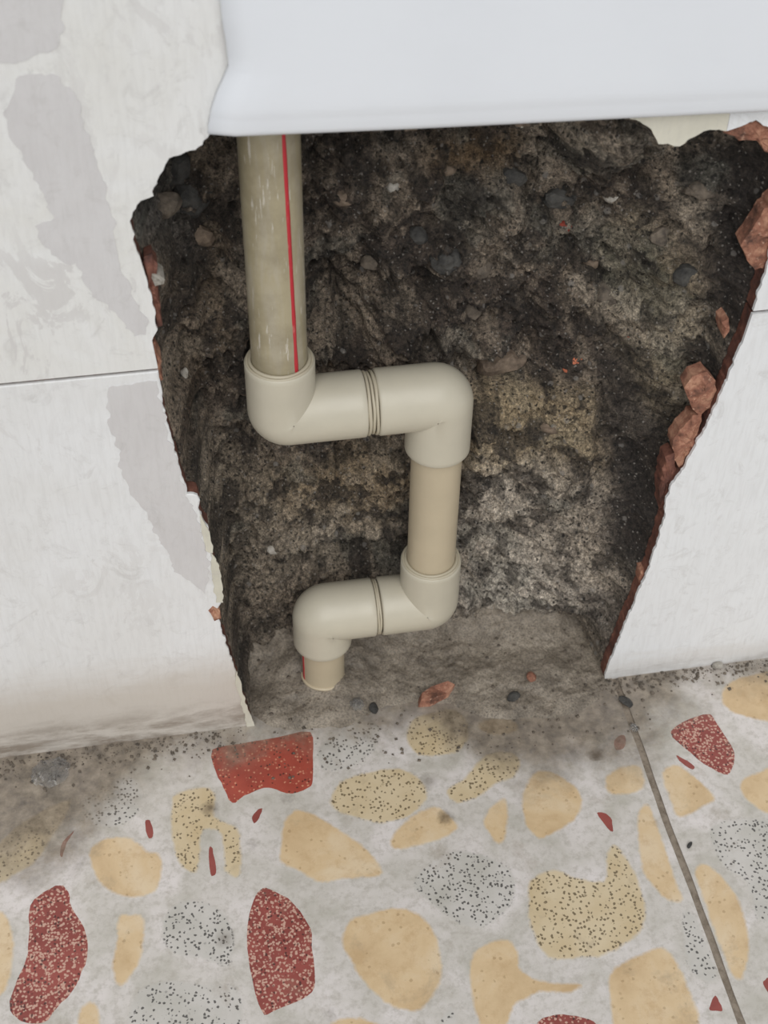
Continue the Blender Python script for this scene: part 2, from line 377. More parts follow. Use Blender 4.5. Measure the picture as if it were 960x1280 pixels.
# ------------------------------------------------------------------ wall (backing masonry) with tiles
def prism(name, poly, y0, y1, mat, parent, bev=0.0):
    """poly in (x,z), front at y0, back at y1"""
    bm = bmesh.new()
    vs = [bm.verts.new((x, y0, z)) for x, z in poly]; f = bm.faces.new(vs)
    f.normal_update()
    if f.normal.y > 0: f.normal_flip()
    if bev:
        bmesh.ops.inset_individual(bm, faces=[f], thickness=bev, depth=0)
        for v in bm.verts:
            if v not in f.verts: v.co.y += bev * 0.6
    ring = [v for v in vs]
    back = [bm.verts.new((v.co.x, y1, v.co.z)) for v in ring]
    n = len(ring)
    for i in range(n):
        bm.faces.new((ring[i], ring[(i + 1) % n], back[(i + 1) % n], back[i]))
    bm.faces.new(back)
    for g in bm.faces: g.normal_update()
    bmesh.ops.triangulate(bm, faces=[g for g in bm.faces if len(g.verts) > 4])
    bmesh.ops.recalc_face_normals(bm, faces=bm.faces)
    return from_bm(name, bm, mat, parent)

def wall_backing():
    """masonry body behind the tiles: a slab with the opening left free (four blocks round the hole in one wall)"""
    bm = bmesh.new()
    def box(x0, x1, y0, y1, z0, z1):
        r = bmesh.ops.create_cube(bm, size=1.0)
        for v in r['verts']:
            v.co = Vector((x0 if v.co.x < 0 else x1, y0 if v.co.y < 0 else y1, z0 if v.co.z < 0 else z1))
    box(-0.9, -0.075, 0.0115, 0.16, -0.06, 1.1); box(0.47, 1.2, 0.0115, 0.16, -0.06, 1.1)
    box(-0.075, 0.47, 0.0115, 0.16, 0.54, 1.1); box(-0.075, 0.47, 0.13, 0.16, -0.06, 0.54)
    return from_bm('wall_back', bm, M_plaster)
wall = wall_backing(); tag(wall, 'white tiled wall with a hole hacked through its tiles', 'wall', kind='structure')

XL, XR, ZT = -0.262, 0.55, 0.648
G = 0.0011
rl, ru, rt, rr, rb = (rough_line(q, seed=i) for i, q in enumerate((hl, hu, ht, hr, hb)))
foot = rough_line([(XL, -0.004), (hl[0][0], -0.006)], 0.01, 0.0006, 3)
tiles = {
    'll': (rl[:-1] + [(rl[-1][0], ZJ - G)] + [(XL, ZJ - G)] + foot[:-1], M_left),
    'ul': ([(rl[-1][0], ZJ + G)] + ru + rt[:1] + [(rt[0][0], ZT), (XL, ZT), (XL, ZJ + G)], M_cream),
    'top': ([(rt[0][0] + 0.0002, ZT), (rt[0][0] + 0.0002, rt[0][1])] + rt[1:] + [(rt[-1][0], ZT)], M_plaster),
    'ur': ([(rt[-1][0] + 0.0002, ZT)] + [(rt[-1][0] + 0.0002, rt[-1][1])] + rr[1:-1] + [(rr[-1][0], ZJ + G), (XR, ZJ + G), (XR, ZT)], M_right),
    'lr': ([(rr[-1][0], ZJ - G)] + rb + [(rb[-1][0], -0.004), (XR, -0.004), (XR, ZJ - G)], M_right),
}
T = {}
for k, (poly, mat) in tiles.items():
    T[k] = prism('wall_tile', poly, 0.0, 0.0022, mat, wall, 0.0009 if k in ('ll',) else 0.0)
    T[k].data.name = 'wall_tile'
    bd = prism('tile_body', poly, 0.0023, 0.0112, M_terra_dark, T[k])
for (x0, x1, z0, z1, mt) in ((-0.60, XL - 2 * G, -0.004, ZJ - G, M_left), (-0.60, XL - 2 * G, ZJ + G, ZT, M_cream),
                             (XR + 2 * G, 0.9, -0.004, ZJ - G, M_right), (XR + 2 * G, 0.9, ZJ + G, ZT, M_right)):
    prism('wall_tile', [(x0, z0), (x1, z0), (x1, z1), (x0, z1)], 0.0, 0.0112, mt, wall)
for x0, x1 in ((-0.6, XL - 2 * G), (XL, 0.16), (0.1614, XR), (XR + 2 * G, 0.9)):
    prism('wall_tile', [(x0, ZT + 2 * G), (x1, ZT + 2 * G), (x1, 0.97), (x0, 0.97)], 0.0, 0.0112, M_right, wall)

# bare putty patches where the limewash has come off
def patch(px, parent, mat, t=0.0004, seed=0, name='putty_patch'):
    p = rough_line(w2(px) + [w2(px)[0]], 0.002, 0.0019 if name == 'putty_patch' else 0.0012, seed)[:-1]
    return prism(name, p, -t, 0.0001, mat, parent)
patch([(52,92),(75,96),(95,120),(108,165),(122,210),(138,262),(150,330),(166,372),(183,396),(182,418),(168,420),(146,392),(120,372),(104,352),(96,320),(72,290),(58,250),(36,210),(18,180),(4,140),(20,98)], T['ul'], M_patch, 0.0004, 1)
patch([(-30,-30),(76,-30),(80,30),(66,62),(40,70),(-30,84)], T['ul'], M_patch, 0.0004, 2)
patch([(100,240),(122,300),(118,318),(100,330),(84,330),(64,318),(50,300),(44,282),(70,268)], T['ul'], M_patch, 0.0003, 6)
patch([(136,484),(196,476),(200,500),(210,540),(222,580),(234,622),(244,640),(250,665),(258,690),(262,714),(256,742),(240,728),(218,712),(210,690),(190,662),(184,640),(165,620),(152,592),(148,560),(134,528)], T['ll'], M_patch, 0.0004, 3)

for i_, q_ in enumerate(([(250,640),(262,664),(266,690),(258,688),(252,664)], [(264,690),(274,706),(278,730),(279,752),(270,752),(266,722)], [(296,838),(304,868),(312,890),(319,910),(310,912),(303,884),(294,852)], [(300,914),(318,908),(322,914),(310,918)])):
    patch(q_, T['ll'], M_plaster, 0.0009, 40 + i_, 'putty_flake')
# terracotta laid bare along the broken edge
def chip(px, y0, y1, mat, name, parent, bulge=0.002, seed=0):
    """faceted broken fragment: outline at y0 (front) with crowned facets, tapering to y1 behind"""
    random.seed(seed)
    base = [(on_wall(a, b_, y0)[0], on_wall(a, b_, y0)[2]) for a, b_ in px]
    base = rough_line(base + base[:1], 0.003, 0.0016, seed)[:-1]
    pts = [Vector((a, y0, b_)) for a, b_ in base]
    bm = bmesh.new(); c = sum(pts, Vector()) / len(pts); n = len(pts); rings = []
    for k_, (sc_, bl) in enumerate(((1.0, 0.0), (0.78, 0.55), (0.5, 0.9), (0.22, 1.0))):
        rings.append([bm.verts.new(c + (q - c) * (sc_ * (random.uniform(0.88, 1.1) if k_ else 1)) + Vector((0, -bulge * bl * (0.6 + 1.6 * mnoise.noise(q * 160 + Vector((seed, k_, 0)))) + (random.uniform(0, 0.0012) if k_ == 0 else 0), 0))) for q in pts])
    back = [bm.verts.new(Vector((c.x + (q.x - c.x) * 0.92, y1, c.z + (q.z - c.z) * 0.92))) for q in pts]
    for i in range(n):
        j = (i + 1) % n
        for r0, r1 in zip(rings[:-1], rings[1:]):
            bm.faces.new((r0[i], r0[j], r1[j])); bm.faces.new((r0[i], r1[j], r1[i]))
        bm.faces.new((rings[0][i], back[i], back[j], rings[0][j]))
    bm.faces.new(rings[-1]); bm.faces.new(list(reversed(back)))
    for g in bm.faces: g.normal_update()
    bmesh.ops.triangulate(bm, faces=[g for g in bm.faces if len(g.verts) > 4])
    bmesh.ops.recalc_face_normals(bm, faces=bm.faces)
    return from_bm(name, bm, mat, parent)
chips = [
    ([(856,486),(866,472),(884,465),(892,474),(896,488),(888,510),(876,520),(866,512),(860,498)], 0.004, M_terra),
    ([(841,552),(850,538),(866,520),(878,516),(874,540),(868,570),(860,592),(850,590),(843,575)], 0.004, M_terra),
    ([(832,572),(843,566),(846,592),(838,612),(834,632),(824,636),(826,600)], 0.005, M_terra_dark),
    ([(801,716),(812,706),(813,722),(803,738),(796,744)], 0.004, M_terra),
    ([(904,166),(922,154),(942,149),(970,156),(972,196),(956,190),(946,176),(924,176)], 0.003, M_terra),
    ([(926,308),(940,288),(956,262),(972,246),(976,300),(958,336),(944,338),(934,326)], 0.004, M_terra),
    ([(903,404),(911,398),(912,414),(905,424)], 0.006, M_terra),
    ([(260,764),(266,758),(275,764),(277,774),(268,777)], -0.0006, M_terra),
    ([(188,428),(194,428),(200,448),(204,476),(198,478),(192,452)], 0.003, M_terra),
    ([(180,322),(190,318),(197,330),(192,352),(198,360),(201,384),(203,408),(198,410),(191,384),(184,352)], 0.003, M_terra_dark),
    ([(190,344),(206,350),(205,356),(194,358)], 0.001, M_st_pale),
    ([(506,164),(510,156),(519,156),(523,163)], -0.0012, M_st_brown),
    ([(644,158),(650,150),(660,150),(664,158)], -0.0012, M_st_brown),
]
for i, (px, y0, mt) in enumerate(chips):
    chip(px, y0, y0 + 0.012, mt, 'broken_tile_piece', wall, 0.0014, 20 + i)

# ------------------------------------------------------------------ cavity: displaced masonry surface inside the hole
def hole_poly():
    h = hole[:]
    return [(h[0][0], -0.10)] + h + [(h[-1][0], -0.10)]
CAV = {}
def cavity():
    x0, x1, z0, z1, st = -0.078, 0.475, -0.045, 0.545, 0.00095
    xs = np.arange(x0, x1, st); zs = np.arange(z0, z1, st)
    X, Z = np.meshgrid(xs, zs)
    sd = poly_sd(X, Z, [(x, z) for x, z in hole_poly()])
    big = fbm(X, Z, 9, 3, 11) - 0.5; mid = fbm(X, Z, 38, 4, 23) - 0.5; fin = fbm(X, Z, 170, 4, 41, 0.6) - 0.5
    cd_, cv = cells(X + 0.012 * big, Z + 0.02 * mid, 42, 5); cd2, cv2 = cells(X + 0.006 * mid, Z + 0.006 * fin, 120, 77)
    ridge = 1 - np.abs(2 * fbm(X, Z, 30, 4, 57) - 1)
    base = 0.064 + 0.014 * sstep(0.1, 0.45, Z)
    rough = sstep(0.10, 0.22, Z) * 0.75 + 0.25
    crk = sstep(0.90, 0.985, 1 - np.abs(2 * fbm(X, Z, 17, 4, 257) - 1)) * sstep(0.40, 0.55, fbm(X, Z, 14, 2, 263))
    pit = np.clip(0.32 - cd2, 0, 1) * (cv2 > 0.80)
    lump = np.sqrt(np.clip(0.30 - cd_ * cd_, 0, 1)) * (cv > 0.5)
    d = base + rough * (0.036 * big + 0.034 * mid - 0.016 * lump + 0.040 * pit + 0.010 * crk + 0.008 * (ridge - 0.7)) + 0.0095 * fin
    # rubble features, placed where they sit in the wall
    def at_(px, py, y=0.055): q = on_wall(px, py, y); return q[0], q[2]
    def blob(px, py, r, amp, sx=1.0, sz=1.0):
        cx, cz = at_(px, py); return amp * np.exp(-(((X - cx) / (r * sx)) ** 2 + ((Z - cz) / (r * sz)) ** 2) ** 1.4)
    d = d + blob(430, 410, 0.030, 0.030, 1.3, 1.0) + blob(530, 390, 0.016, 0.018) + blob(560, 300, 0.018, 0.014)
    d = d + blob(775, 560, 0.022, 0.016, 0.8, 2.2) + blob(450, 712, 0.020, 0.030, 2.4, 0.7) + blob(480, 575, 0.012, 0.016, 2.0, 0.8) + blob(270, 350, 0.016, 0.018, 0.8, 2.4)
    d = d - blob(625, 445, 0.017, 0.022, 1.1, 0.7) - blob(440, 600, 0.022, 0.010, 1.6, 0.9) - blob(520, 250, 0.03, 0.010) - blob(650, 290, 0.02, 0.010)
    lx0, lz0 = at_(590, 505); lx1, lz1 = at_(740, 478)
    edge = lz0 + (lz1 - lz0) * (X - lx0) / (lx1 - lx0) + 0.006 * mid
    led = sstep(edge + 0.003, edge - 0.004, Z) * sstep(lx0 - 0.02, lx0 + 0.005, X) * sstep(lx1 + 0.006, lx1 - 0.004, X) * sstep(edge - 0.16, edge - 0.02, Z)
    d = d - 0.022 * led
    er = sstep(0.085, 0.004, sd) * sstep(0.17, 0.24, X) * sstep(0.0, 0.05, Z)
    d = d - er * np.maximum(d - (0.030 + 0.5 * (d - base)), 0)
    d = np.clip(d, 0.020, 0.122)
    jw = 0.011 + 0.010 * (fbm(X, Z, 25, 3, 91) - 0.5)
    jl = sstep(0.02, -0.02, X) * 0.020; tl = sstep(0.33, 0.45, Z) * sstep(0.05, 0.0, X) * 0.012
    t = np.clip((sd + 0.004 * mid + 0.003 * fin) / (jw + jl + tl), 0, 1); t = t * (2 - t)
    rim = 0.0118
    y = rim + (d - rim) * t + 0.010 * mid * 4 * t * (1 - t) + 0.006 * fin * np.minimum(1, t * 3)
    y = np.where(sd < -0.002, np.maximum(y, rim), y); y = np.maximum(y, rim)
    # the pipe run was set into a chased channel: keep masonry clear of it
    for (ax, az, bx, bz, r) in PIPE_CLEAR:
        ex, ez = bx - ax, bz - az; LL = ex * ex + ez * ez
        tt = np.clip(((X - ax) * ex + (Z - az) * ez) / LL, 0, 1)
        dist = np.hypot(X - ax - tt * ex, Z - az - tt * ez)
        need = PY + np.sqrt(np.maximum(0, (r + 0.006) ** 2 - dist ** 2)) + 0.001
        y = np.where(dist < r + 0.006, np.maximum(y, need + 0.004 * fin), y)
    V = np.stack([X, y, Z], -1).reshape(-1, 3)
    # tint: mortar, cement, soot
    P = V; px, py = to_px(P); px = px.reshape(X.shape); py = py.reshape(X.shape)
    wob = 60 * mid; px = px + 90 * big + wob; py = py - 70 * big + wob
    def reg(cx, cy, rx, ry): return np.exp(-(((px - cx) / rx) ** 2 + ((py - cy) / ry) ** 2) ** 1.6)
    c0 = np.array(s2l(96, 87, 76)); col = np.ones(X.shape + (3,)) * c0
    def lay(mask, rgb, a=1.0):
        nonlocal col
        k = np.clip(mask * a, 0, 1)[..., None]; col = col * (1 - k) + np.array(s2l(*rgb)) * k
    n_a = fbm(X, Z, 55, 5, 131); n_b = fbm(X, Z, 110, 4, 151); n_c = fbm(X, Z, 24, 4, 171)
    lay(sstep(0.46, 0.60, n_a), (134, 123, 109), 0.85); lay(sstep(0.50, 0.38, n_c), (70, 61, 54), 0.8)
    lay(sstep(0.55, 0.66, n_b), (150, 138, 122), 0.5)
    lay(reg(660, 545, 95, 65), (164, 148, 118), 0.75); lay(reg(440, 600, 140, 50), (144, 128, 102), 0.65)
    lay(reg(650, 640, 100, 85), (188, 180, 167), 0.9); lay(reg(640, 740, 120, 60), (196, 189, 177), 0.92)
    lay(reg(430, 670, 110, 50), (136, 128, 114), 0.7); lay(reg(310, 660, 60, 140), (132, 124, 110), 0.6)
    lay(reg(600, 180, 60, 22), (118, 96, 66), 0.6); lay(reg(850, 420, 50, 120), (124, 116, 90), 0.5); lay(reg(700, 680, 50, 90), (110, 100, 86), 0.4)
    lay(reg(790, 330, 40, 60), (112, 108, 80), 0.35)
    lay(reg(795, 620, 42, 190) * sstep(0.30, 0.55, n_a + 0.1), (52, 49, 47), 0.8); lay(reg(930, 240, 50, 110), (56, 53, 50), 0.7)
    lay(reg(780, 500, 45, 60), (70, 64, 58), 0.6)
    lay(reg(240, 330, 45, 180), (98, 84, 66), 0.5); lay(reg(215, 330, 26, 60), (60, 56, 52), 0.7); lay(reg(200, 250, 45, 70), (104, 103, 100), 0.8)
    lay(reg(330, 850, 60, 70), (82, 78, 74), 0.6)
    lay(sstep(0.60, 0.72, fbm(X, Z, 30, 5, 191)), (92, 98, 92), 0.35)
    lay(led * sstep(edge - 0.075, edge - 0.03, Z) * sstep(0.30, 0.46, n_b), (164, 149, 122), 0.55)
    lay(sstep(0.62, 0.70, n_c) * 1.0, (176, 166, 150), 0.35)
    lay(sstep(0.44, 0.34, n_a) , (52, 46, 41), 0.75); lay(sstep(0.42, 0.34, n_b), (50, 45, 40), 0.6)
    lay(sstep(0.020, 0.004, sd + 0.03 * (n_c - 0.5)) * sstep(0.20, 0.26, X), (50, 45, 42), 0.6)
    lay(sstep(0.028, 0.006, Z + 0.03 * mid), (128, 119, 106), 0.85)
    me = grid_mesh('wall_cavity', V, len(xs), len(zs), col.reshape(-1, 3))
    o = link('wall_cavity', me, M_rubble, None, True)
    CAV.update(x0=x0, z0=z0, st=st, y=y, nx=len(xs), nz=len(zs))
    return o
def cav_depth(x, z):
    i = min(max(int((x - CAV['x0']) / CAV['st']), 0), CAV['nx'] - 1); j = min(max(int((z - CAV['z0']) / CAV['st']), 0), CAV['nz'] - 1)
    return CAV['y'][j, i]
def on_cavity(px, py):
    d = ray(px, py); y = 0.0
    while y < 0.13:
        q = CAM + d * ((y - CAM[1]) / d[1])
        if y >= cav_depth(q[0], q[2]): return q
        y += 0.0005
    return q

# pipe run key points
PY = 0.030; RP = 0.0160; RS = 0.0203
xu = (on_wall(351, 440, PY)[0] + on_wall(334, 185, PY)[0]) / 2
za = on_wall(455, 504, PY)[2]; xm = on_wall(543, 620, PY)[0]; zb = on_wall(470, 758, PY)[2]; xb = on_wall(403, 790, PY)[0]
z_top1 = on_wall(351, 449, PY)[2]; z_bot2 = on_wall(545, 559, PY)[2]; z_top3 = on_wall(538, 698, PY)[2]; z_bot4 = on_wall(404, 800, PY)[2]
xj1 = on_wall(462, 502, PY)[0]; xj2 = on_wall(470, 757, PY)[0]
print('pipe', xu, za, xm, zb, xb, z_top1 - za, za - z_bot2, z_top3 - zb, zb - z_bot4, xj1 - xu, xm - xj1, xm - xj2, xj2 - xb, z_bot4)
PIPE_CLEAR = [(xu, 0.6, xu, za, RS), (xu, za, xm, za, RS), (xm, za, xm, zb, RS), (xm, zb, xb, zb, RS), (xb, zb, xb, -0.05, RS)]
cav = cavity(); tag(cav, 'rough dark broken masonry inside the hole', 'wall cavity', kind='structure')

# ------------------------------------------------------------------ floor
floor_bm = bmesh.new()
r = bmesh.ops.create_cube(floor_bm, size=1.0)
for v in r['verts']:
    v.co = Vector((-0.9 if v.co.x < 0 else 1.2, -1.0 if v.co.y < 0 else 0.16, -0.06 if v.co.z < 0 else -0.0010))
floor = from_bm('floor', floor_bm, M_grime); tag(floor, 'pebble patterned tile floor in white, tan and red', 'floor', kind='structure')
XJ = float(np.mean([on_floor(*q)[0] for q in ((793,910),(830,1010),(870,1110),(915,1270))]))
JW = 0.0048
def floor_tile(x0, x1, y0, y1, wob0, wob1):
    bm = bmesh.new(); n = 60
    a = [(x0 + (0.0006 * mnoise.noise(Vector((0, k * 0.31, 1))) + 0.0016 * mnoise.noise(Vector((0, k * 0.09, 3))) if wob0 else 0), y0 + (y1 - y0) * k / n) for k in range(n + 1)]
    c = [(x1 + (0.0006 * mnoise.noise(Vector((0, k * 0.31, 5))) + 0.0016 * mnoise.noise(Vector((0, k * 0.09, 3))) if wob1 else 0), y0 + (y1 - y0) * k / n) for k in range(n + 1)]
    va = [[bm.verts.new((x, y, z)) for x, y in a] for z in (0.0, -0.0009)]; vc = [[bm.verts.new((x, y, z)) for x, y in c] for z in (0.0, -0.0009)]
    for k in range(n):
        bm.faces.new((va[0][k], vc[0][k], vc[0][k + 1], va[0][k + 1])); bm.faces.new((va[1][k], va[1][k + 1], vc[1][k + 1], vc[1][k]))
        bm.faces.new((va[0][k], va[0][k + 1], va[1][k + 1], va[1][k])); bm.faces.new((vc[0][k + 1], vc[0][k], vc[1][k], vc[1][k + 1]))
    for k in (0, n):
        bm.faces.new((va[0][k], va[1][k], vc[1][k], vc[0][k]))
    bmesh.ops.recalc_face_normals(bm, faces=bm.faces)
    return from_bm('floor_tile', bm, FM['matrix'], floor)
TW = 0.5
ft_l = floor_tile(XJ - TW, XJ - JW / 2, -0.46, 0.075, False, True)
ft_r = floor_tile(XJ + JW / 2, XJ + TW, -0.46, 0.075, True, False)
floor_tile(XJ - 2 * TW - JW, XJ - TW - JW, -0.46, 0.0745, False, False)
for x0, x1 in ((XJ - TW, XJ - JW / 2), (XJ + JW / 2, XJ + TW), (XJ - 2 * TW - JW, XJ - TW - JW)): floor_tile(x0, x1, -0.96, -0.462, False, False)

A = lambda q: [(x / 2, 900 + y / 2) for x, y in q]
B = lambda q: [(480 + x / 2, 900 + y / 2) for x, y in q]
C6 = lambda q: [(480 + x / 2, 640 + y / 2) for x, y in q]
STONES = [
 ('red_bright', [(265,937),(300,930),(345,922),(388,915),(391,945),(391,975),(385,985),(365,992),(345,987),(330,985),(305,995),(290,1004),(280,985),(270,965)], 0),
 ('red_speckled', A([(75,465),(110,430),(150,412),(170,430),(180,470),(210,520),(220,575),(205,630),(180,680),(140,720),(120,750),(80,760),(40,745),(25,715),(35,670),(65,600),(72,550)]), 0),
 ('red_speckled', A([(655,422),(690,430),(735,460),(775,520),(780,570),(788,640),(780,680),(740,705),(690,725),(660,735),(640,690),(625,620),(617,540),(630,460)]), 0),
 ('red_speckled', [(838,915),(862,899),(885,892),(893,900),(906,920),(918,940),(915,962),(905,968),(880,955),(856,935)], 0),
 ('red_speckled', B([(385,755),(430,738),(480,740),(525,755),(545,790),(530,830),(440,850),(385,820)]), 0),
 ('red', A([(363,255),(374,250),(383,275),(380,295),(368,290)]), 0),
 ('red', A([(522,325),(530,322),(540,365),(538,387),(526,385)]), 0),
 ('red', A([(630,245),(640,228),(655,222),(648,245),(635,258)]), 0),
 ('red', B([(533,233),(550,231),(565,245),(572,265),(571,280),(550,260)]), 0),
 ('red', B([(575,55),(590,38),(603,42),(600,70),(580,75)]), 0),
 ('red', B([(730,90),(748,96),(775,115),(770,123),(745,108)]), 0),
 ('red', B([(812,722),(828,688),(838,705),(847,728),(830,728)]), 0),
 ('red', B([(948,655),(965,645),(978,670),(970,685),(955,675)]), 0),
 ('red', A([(150,335),(158,304),(186,276),(166,308),(157,340)]), 0),
 ('tan', A([(220,320),(260,295),(310,288),(345,300),(372,326),(400,330),(412,370),(395,425),(350,447),(290,440),(250,415),(225,370)]), 1),
 ('tan', A([(290,490),(330,482),(362,490),(365,540),(355,600),(320,660),(290,665),(275,620),(285,560)]), 1),
 ('tan', A([(695,330),(705,260),(735,222),(770,226),(800,240),(850,270),(920,320),(960,370),(950,395),(880,400),(800,410),(760,390),(700,360)]), 1),
 ('tan', A([(850,560),(870,500),(920,480),(1010,465),(1070,500),(1100,560),(1110,640),(1080,700),(1040,735),(960,710),(900,650),(870,600)]), 1),
 ('tan_speckled', A([(425,220),(440,180),(520,165),(545,195),(540,240),(600,270),(608,340),(600,395),(560,380),(550,290),(510,280),(505,340),(490,385),(450,370),(425,300)]), 1),
 ('tan_speckled', A([(-30,420),(-20,330),(20,280),(60,250),(120,215),(180,195),(170,240),(130,300),(100,350),(40,390)]), 1),
 ('tan', A([(-30,480),(20,485),(40,560),(30,640),(10,690),(-40,700)]), 1),
 ('tan', A([(190,770),(200,715),(240,700),(255,740),(262,800),(220,830)]), 1),
 ('tan', A([(815,760),(850,742),(900,740),(960,760),(970,800),(890,830),(810,800)]), 1),
 ('tan_speckled', A([(820,200),(850,150),(930,125),(1000,118),(1060,150),(1070,200),(1030,240),(960,262),(880,245),(830,225)]), 1),
 ('grey_speckled', A([(200,210),(250,160),(330,140),(358,170),(350,230),(310,265),(250,270),(210,250)]), 1),
 ('grey_speckled', A([(400,520),(420,470),(480,445),(550,470),(585,520),(590,590),(560,620),(500,600),(440,590),(405,560)]), 1),
 ('grey_speckled', A([(330,690),(400,650),(500,655),(590,665),(612,720),(600,790),(540,840),(380,840),(318,780)]), 1),
 ('grey_speckled', A([(792,70),(850,30),(900,0),(950,10),(950,60),(900,110),(840,130),(796,120)]), 1),
 ('tan', B([(10,300),(60,240),(130,212),(165,235),(190,270),(150,300),(80,320),(30,328)]), 1),
 ('tan_speckled', B([(150,175),(200,140),(250,85),(310,75),(345,100),(330,145),(280,165),(230,200),(180,210)]), 1),
 ('tan', B([(240,250),(275,205),(308,190),(314,250),(305,305),(280,312),(255,280)]), 1),
 ('tan', B([(345,170),(380,125),(430,130),(495,180),(490,240),(440,280),(385,300),(350,260),(340,210)]), 1),
 ('tan_speckled', B([(360,400),(420,370),(470,385),(545,400),(552,330),(575,308),(605,335),(640,400),(660,480),(640,540),(560,590),(480,600),(410,598),(365,530),(355,460)]), 1),
 ('tan', B([(210,600),(250,555),(310,545),(340,580),(350,630),(420,650),(500,658),(470,685),(390,685),(330,720),(310,770),(260,800),(235,770),(215,690)]), 1),
 ('tan', B([(560,630),(620,590),(700,565),(740,610),(770,680),(795,760),(760,830),(620,840),(575,780),(558,700)]), 1),
 ('tan', B([(630,240),(658,205),(680,240),(705,310),(730,390),(752,450),(720,460),(680,430),(640,370)]), 1),
 ('tan', B([(772,374),(800,355),(850,390),(900,470),(918,560),(900,650),(866,640),(825,540),(790,440)]), 1),
 ('tan', B([(690,130),(740,110),(830,190),(800,220),(735,250),(708,190)]), 1),
 ('tan', C6([(840,450),(870,420),(915,405),(985,400),(985,520),(900,515),(850,490)]), 1),
 ('tan', B([(890,150),(930,128),(985,120),(985,240),(930,222),(890,185)]), 1),
 ('tan', B([(550,140),(600,112),(645,115),(655,170),(610,190),(560,185)]), 1),
 ('tan_speckled', C6([(50,560),(70,515),(110,500),(180,490),(215,530),(205,590),(150,612),(80,610)]), 1),
 ('tan', C6([(225,535),(270,512),(330,520),(335,550),(270,562)]), 1),
 ('grey_speckled', B([(70,400),(150,330),(230,330),(320,370),(330,440),(290,500),(220,525),(150,490),(90,440)]), 1),
 ('grey_speckled', B([(820,260),(900,245),(985,270),(985,480),(930,500),(905,410),(850,370),(815,310)]), 1),
 ('grey_speckled', B([(742,480),(780,486),(812,560),(838,650),(790,655),(752,600)]), 1),
 ('grey_speckled', B([(130,770),(150,725),(172,708),(190,760),(180,800),(140,815)]), 1),
]
def smooth_closed(pts, sub):
    out = []; n = len(pts)
    for i in range(n):
        p0, p1, p2, p3 = (Vector(pts[(i + k - 1) % n]) for k in range(4))
        for s in range(sub):
            t = s / sub
            out.append(0.5 * ((2 * p1) + (p2 - p0) * t + (2 * p0 - 5 * p1 + 4 * p2 - p3) * t * t + (3 * p1 - p0 - 3 * p2 + p3) * t ** 3))
    return out
def stone_piece(kind, pts, soft, seed, h):
    """pts: floor (x,y) outline"""
    q = smooth_closed(pts, 3)
    q = [v + Vector((mnoise.noise(Vector((v.x * 300, v.y * 300, seed))), mnoise.noise(Vector((v.x * 300, v.y * 300, seed + 5))))) * 0.0008 for v in q]
    poly = [(v.x, v.y) for v in q]
    xs_ = [v[0] for v in poly]; ys_ = [v[1] for v in poly]; st = 0.0022 if soft else 0.006
    gx_, gy_ = np.meshgrid(np.arange(min(xs_), max(xs_), st), np.arange(min(ys_), max(ys_), st))
    sdg = poly_sd(gx_, gy_, poly); keep = sdg > st * 0.45
    pin = list(zip(gx_[keep], gy_[keep])); din = list(sdg[keep])
    ring = [Vector(v) for v in poly]; allp = ring + [Vector(v) for v in pin]
    n = len(ring)
    vo_, ed, fc, _, _, _ = delaunay_2d_cdt(allp, [(a, (a + 1) % n) for a in range(n)], [], 1, 1e-6)
    bm = bmesh.new(); lay = bm.verts.layers.float_color.new('tint')
    wd = 0.0046 if soft else 0.0006
    sdv = poly_sd(np.array([v.x for v in vo_]), np.array([v.y for v in vo_]), poly); vs = []
    for v, d_ in zip(vo_, np.abs(sdv)):
        k_ = min(1.0, float(d_) / wd); w_ = bm.verts.new((v.x, v.y, 0.00003 + (h - 0.00003) * min(1.0, float(d_) / 0.0012))); w_[lay] = (k_, k_, k_, 1); vs.append(w_)
    for t_ in fc:
        try: g = bm.faces.new([vs[a] for a in t_])
        except ValueError: continue
        g.normal_update()
        if g.normal.z < 0: g.normal_flip()
    return bm
for i, (kind, px, soft) in enumerate(STONES):
    pts = [tuple(on_floor(a, b_)[:2]) for a, b_ in px]
    cx = sum(q[0] for q in pts) / len(pts)
    from_bm('stone_inlay', stone_piece(kind, pts, soft, i, 0.00012 + 0.00001 * (i % 5)), FM[kind], ft_l if cx < XJ else ft_r, True)
# the pattern goes on beyond the picture
random.seed(3)
fx = [on_floor(*q)[:2] for q in ((-10, 930), (0, 1290), (970, 1290), (980, 800))]
fp = [(q[0], q[1]) for q in fx]; fp = [fp[0], fp[1], fp[2], fp[3]]
k = 0
for gx in np.arange(XJ - TW + 0.03, XJ + 0.45, 0.058):
    for gy in np.arange(-0.43, 0.0, 0.058):
        x = gx + random.uniform(-0.008, 0.008); y = gy + random.uniform(-0.008, 0.008)
        if float(poly_sd(np.array([x]), np.array([y]), fp)[0]) > -0.036: continue
        if abs(x - XJ) < 0.03 or y > -0.03: continue
        kind = random.choice(['tan', 'tan', 'tan_speckled', 'grey_speckled', 'tan', 'red_speckled'])
        R0 = random.uniform(0.016, 0.024); ph = random.uniform(0, 6)
        pts = [(x + R0 * (1 + 0.25 * math.sin(2 * a + ph) + random.uniform(-.12, .12)) * math.cos(a), y + R0 * (1 + random.uniform(-.12, .12)) * math.sin(a)) for a in [t * math.tau / 10 for t in range(10)]]
        from_bm('stone_inlay', stone_piece(kind, pts, not kind.startswith('red'), k, 0.00012), FM[kind], ft_l if x < XJ else ft_r, True); k += 1

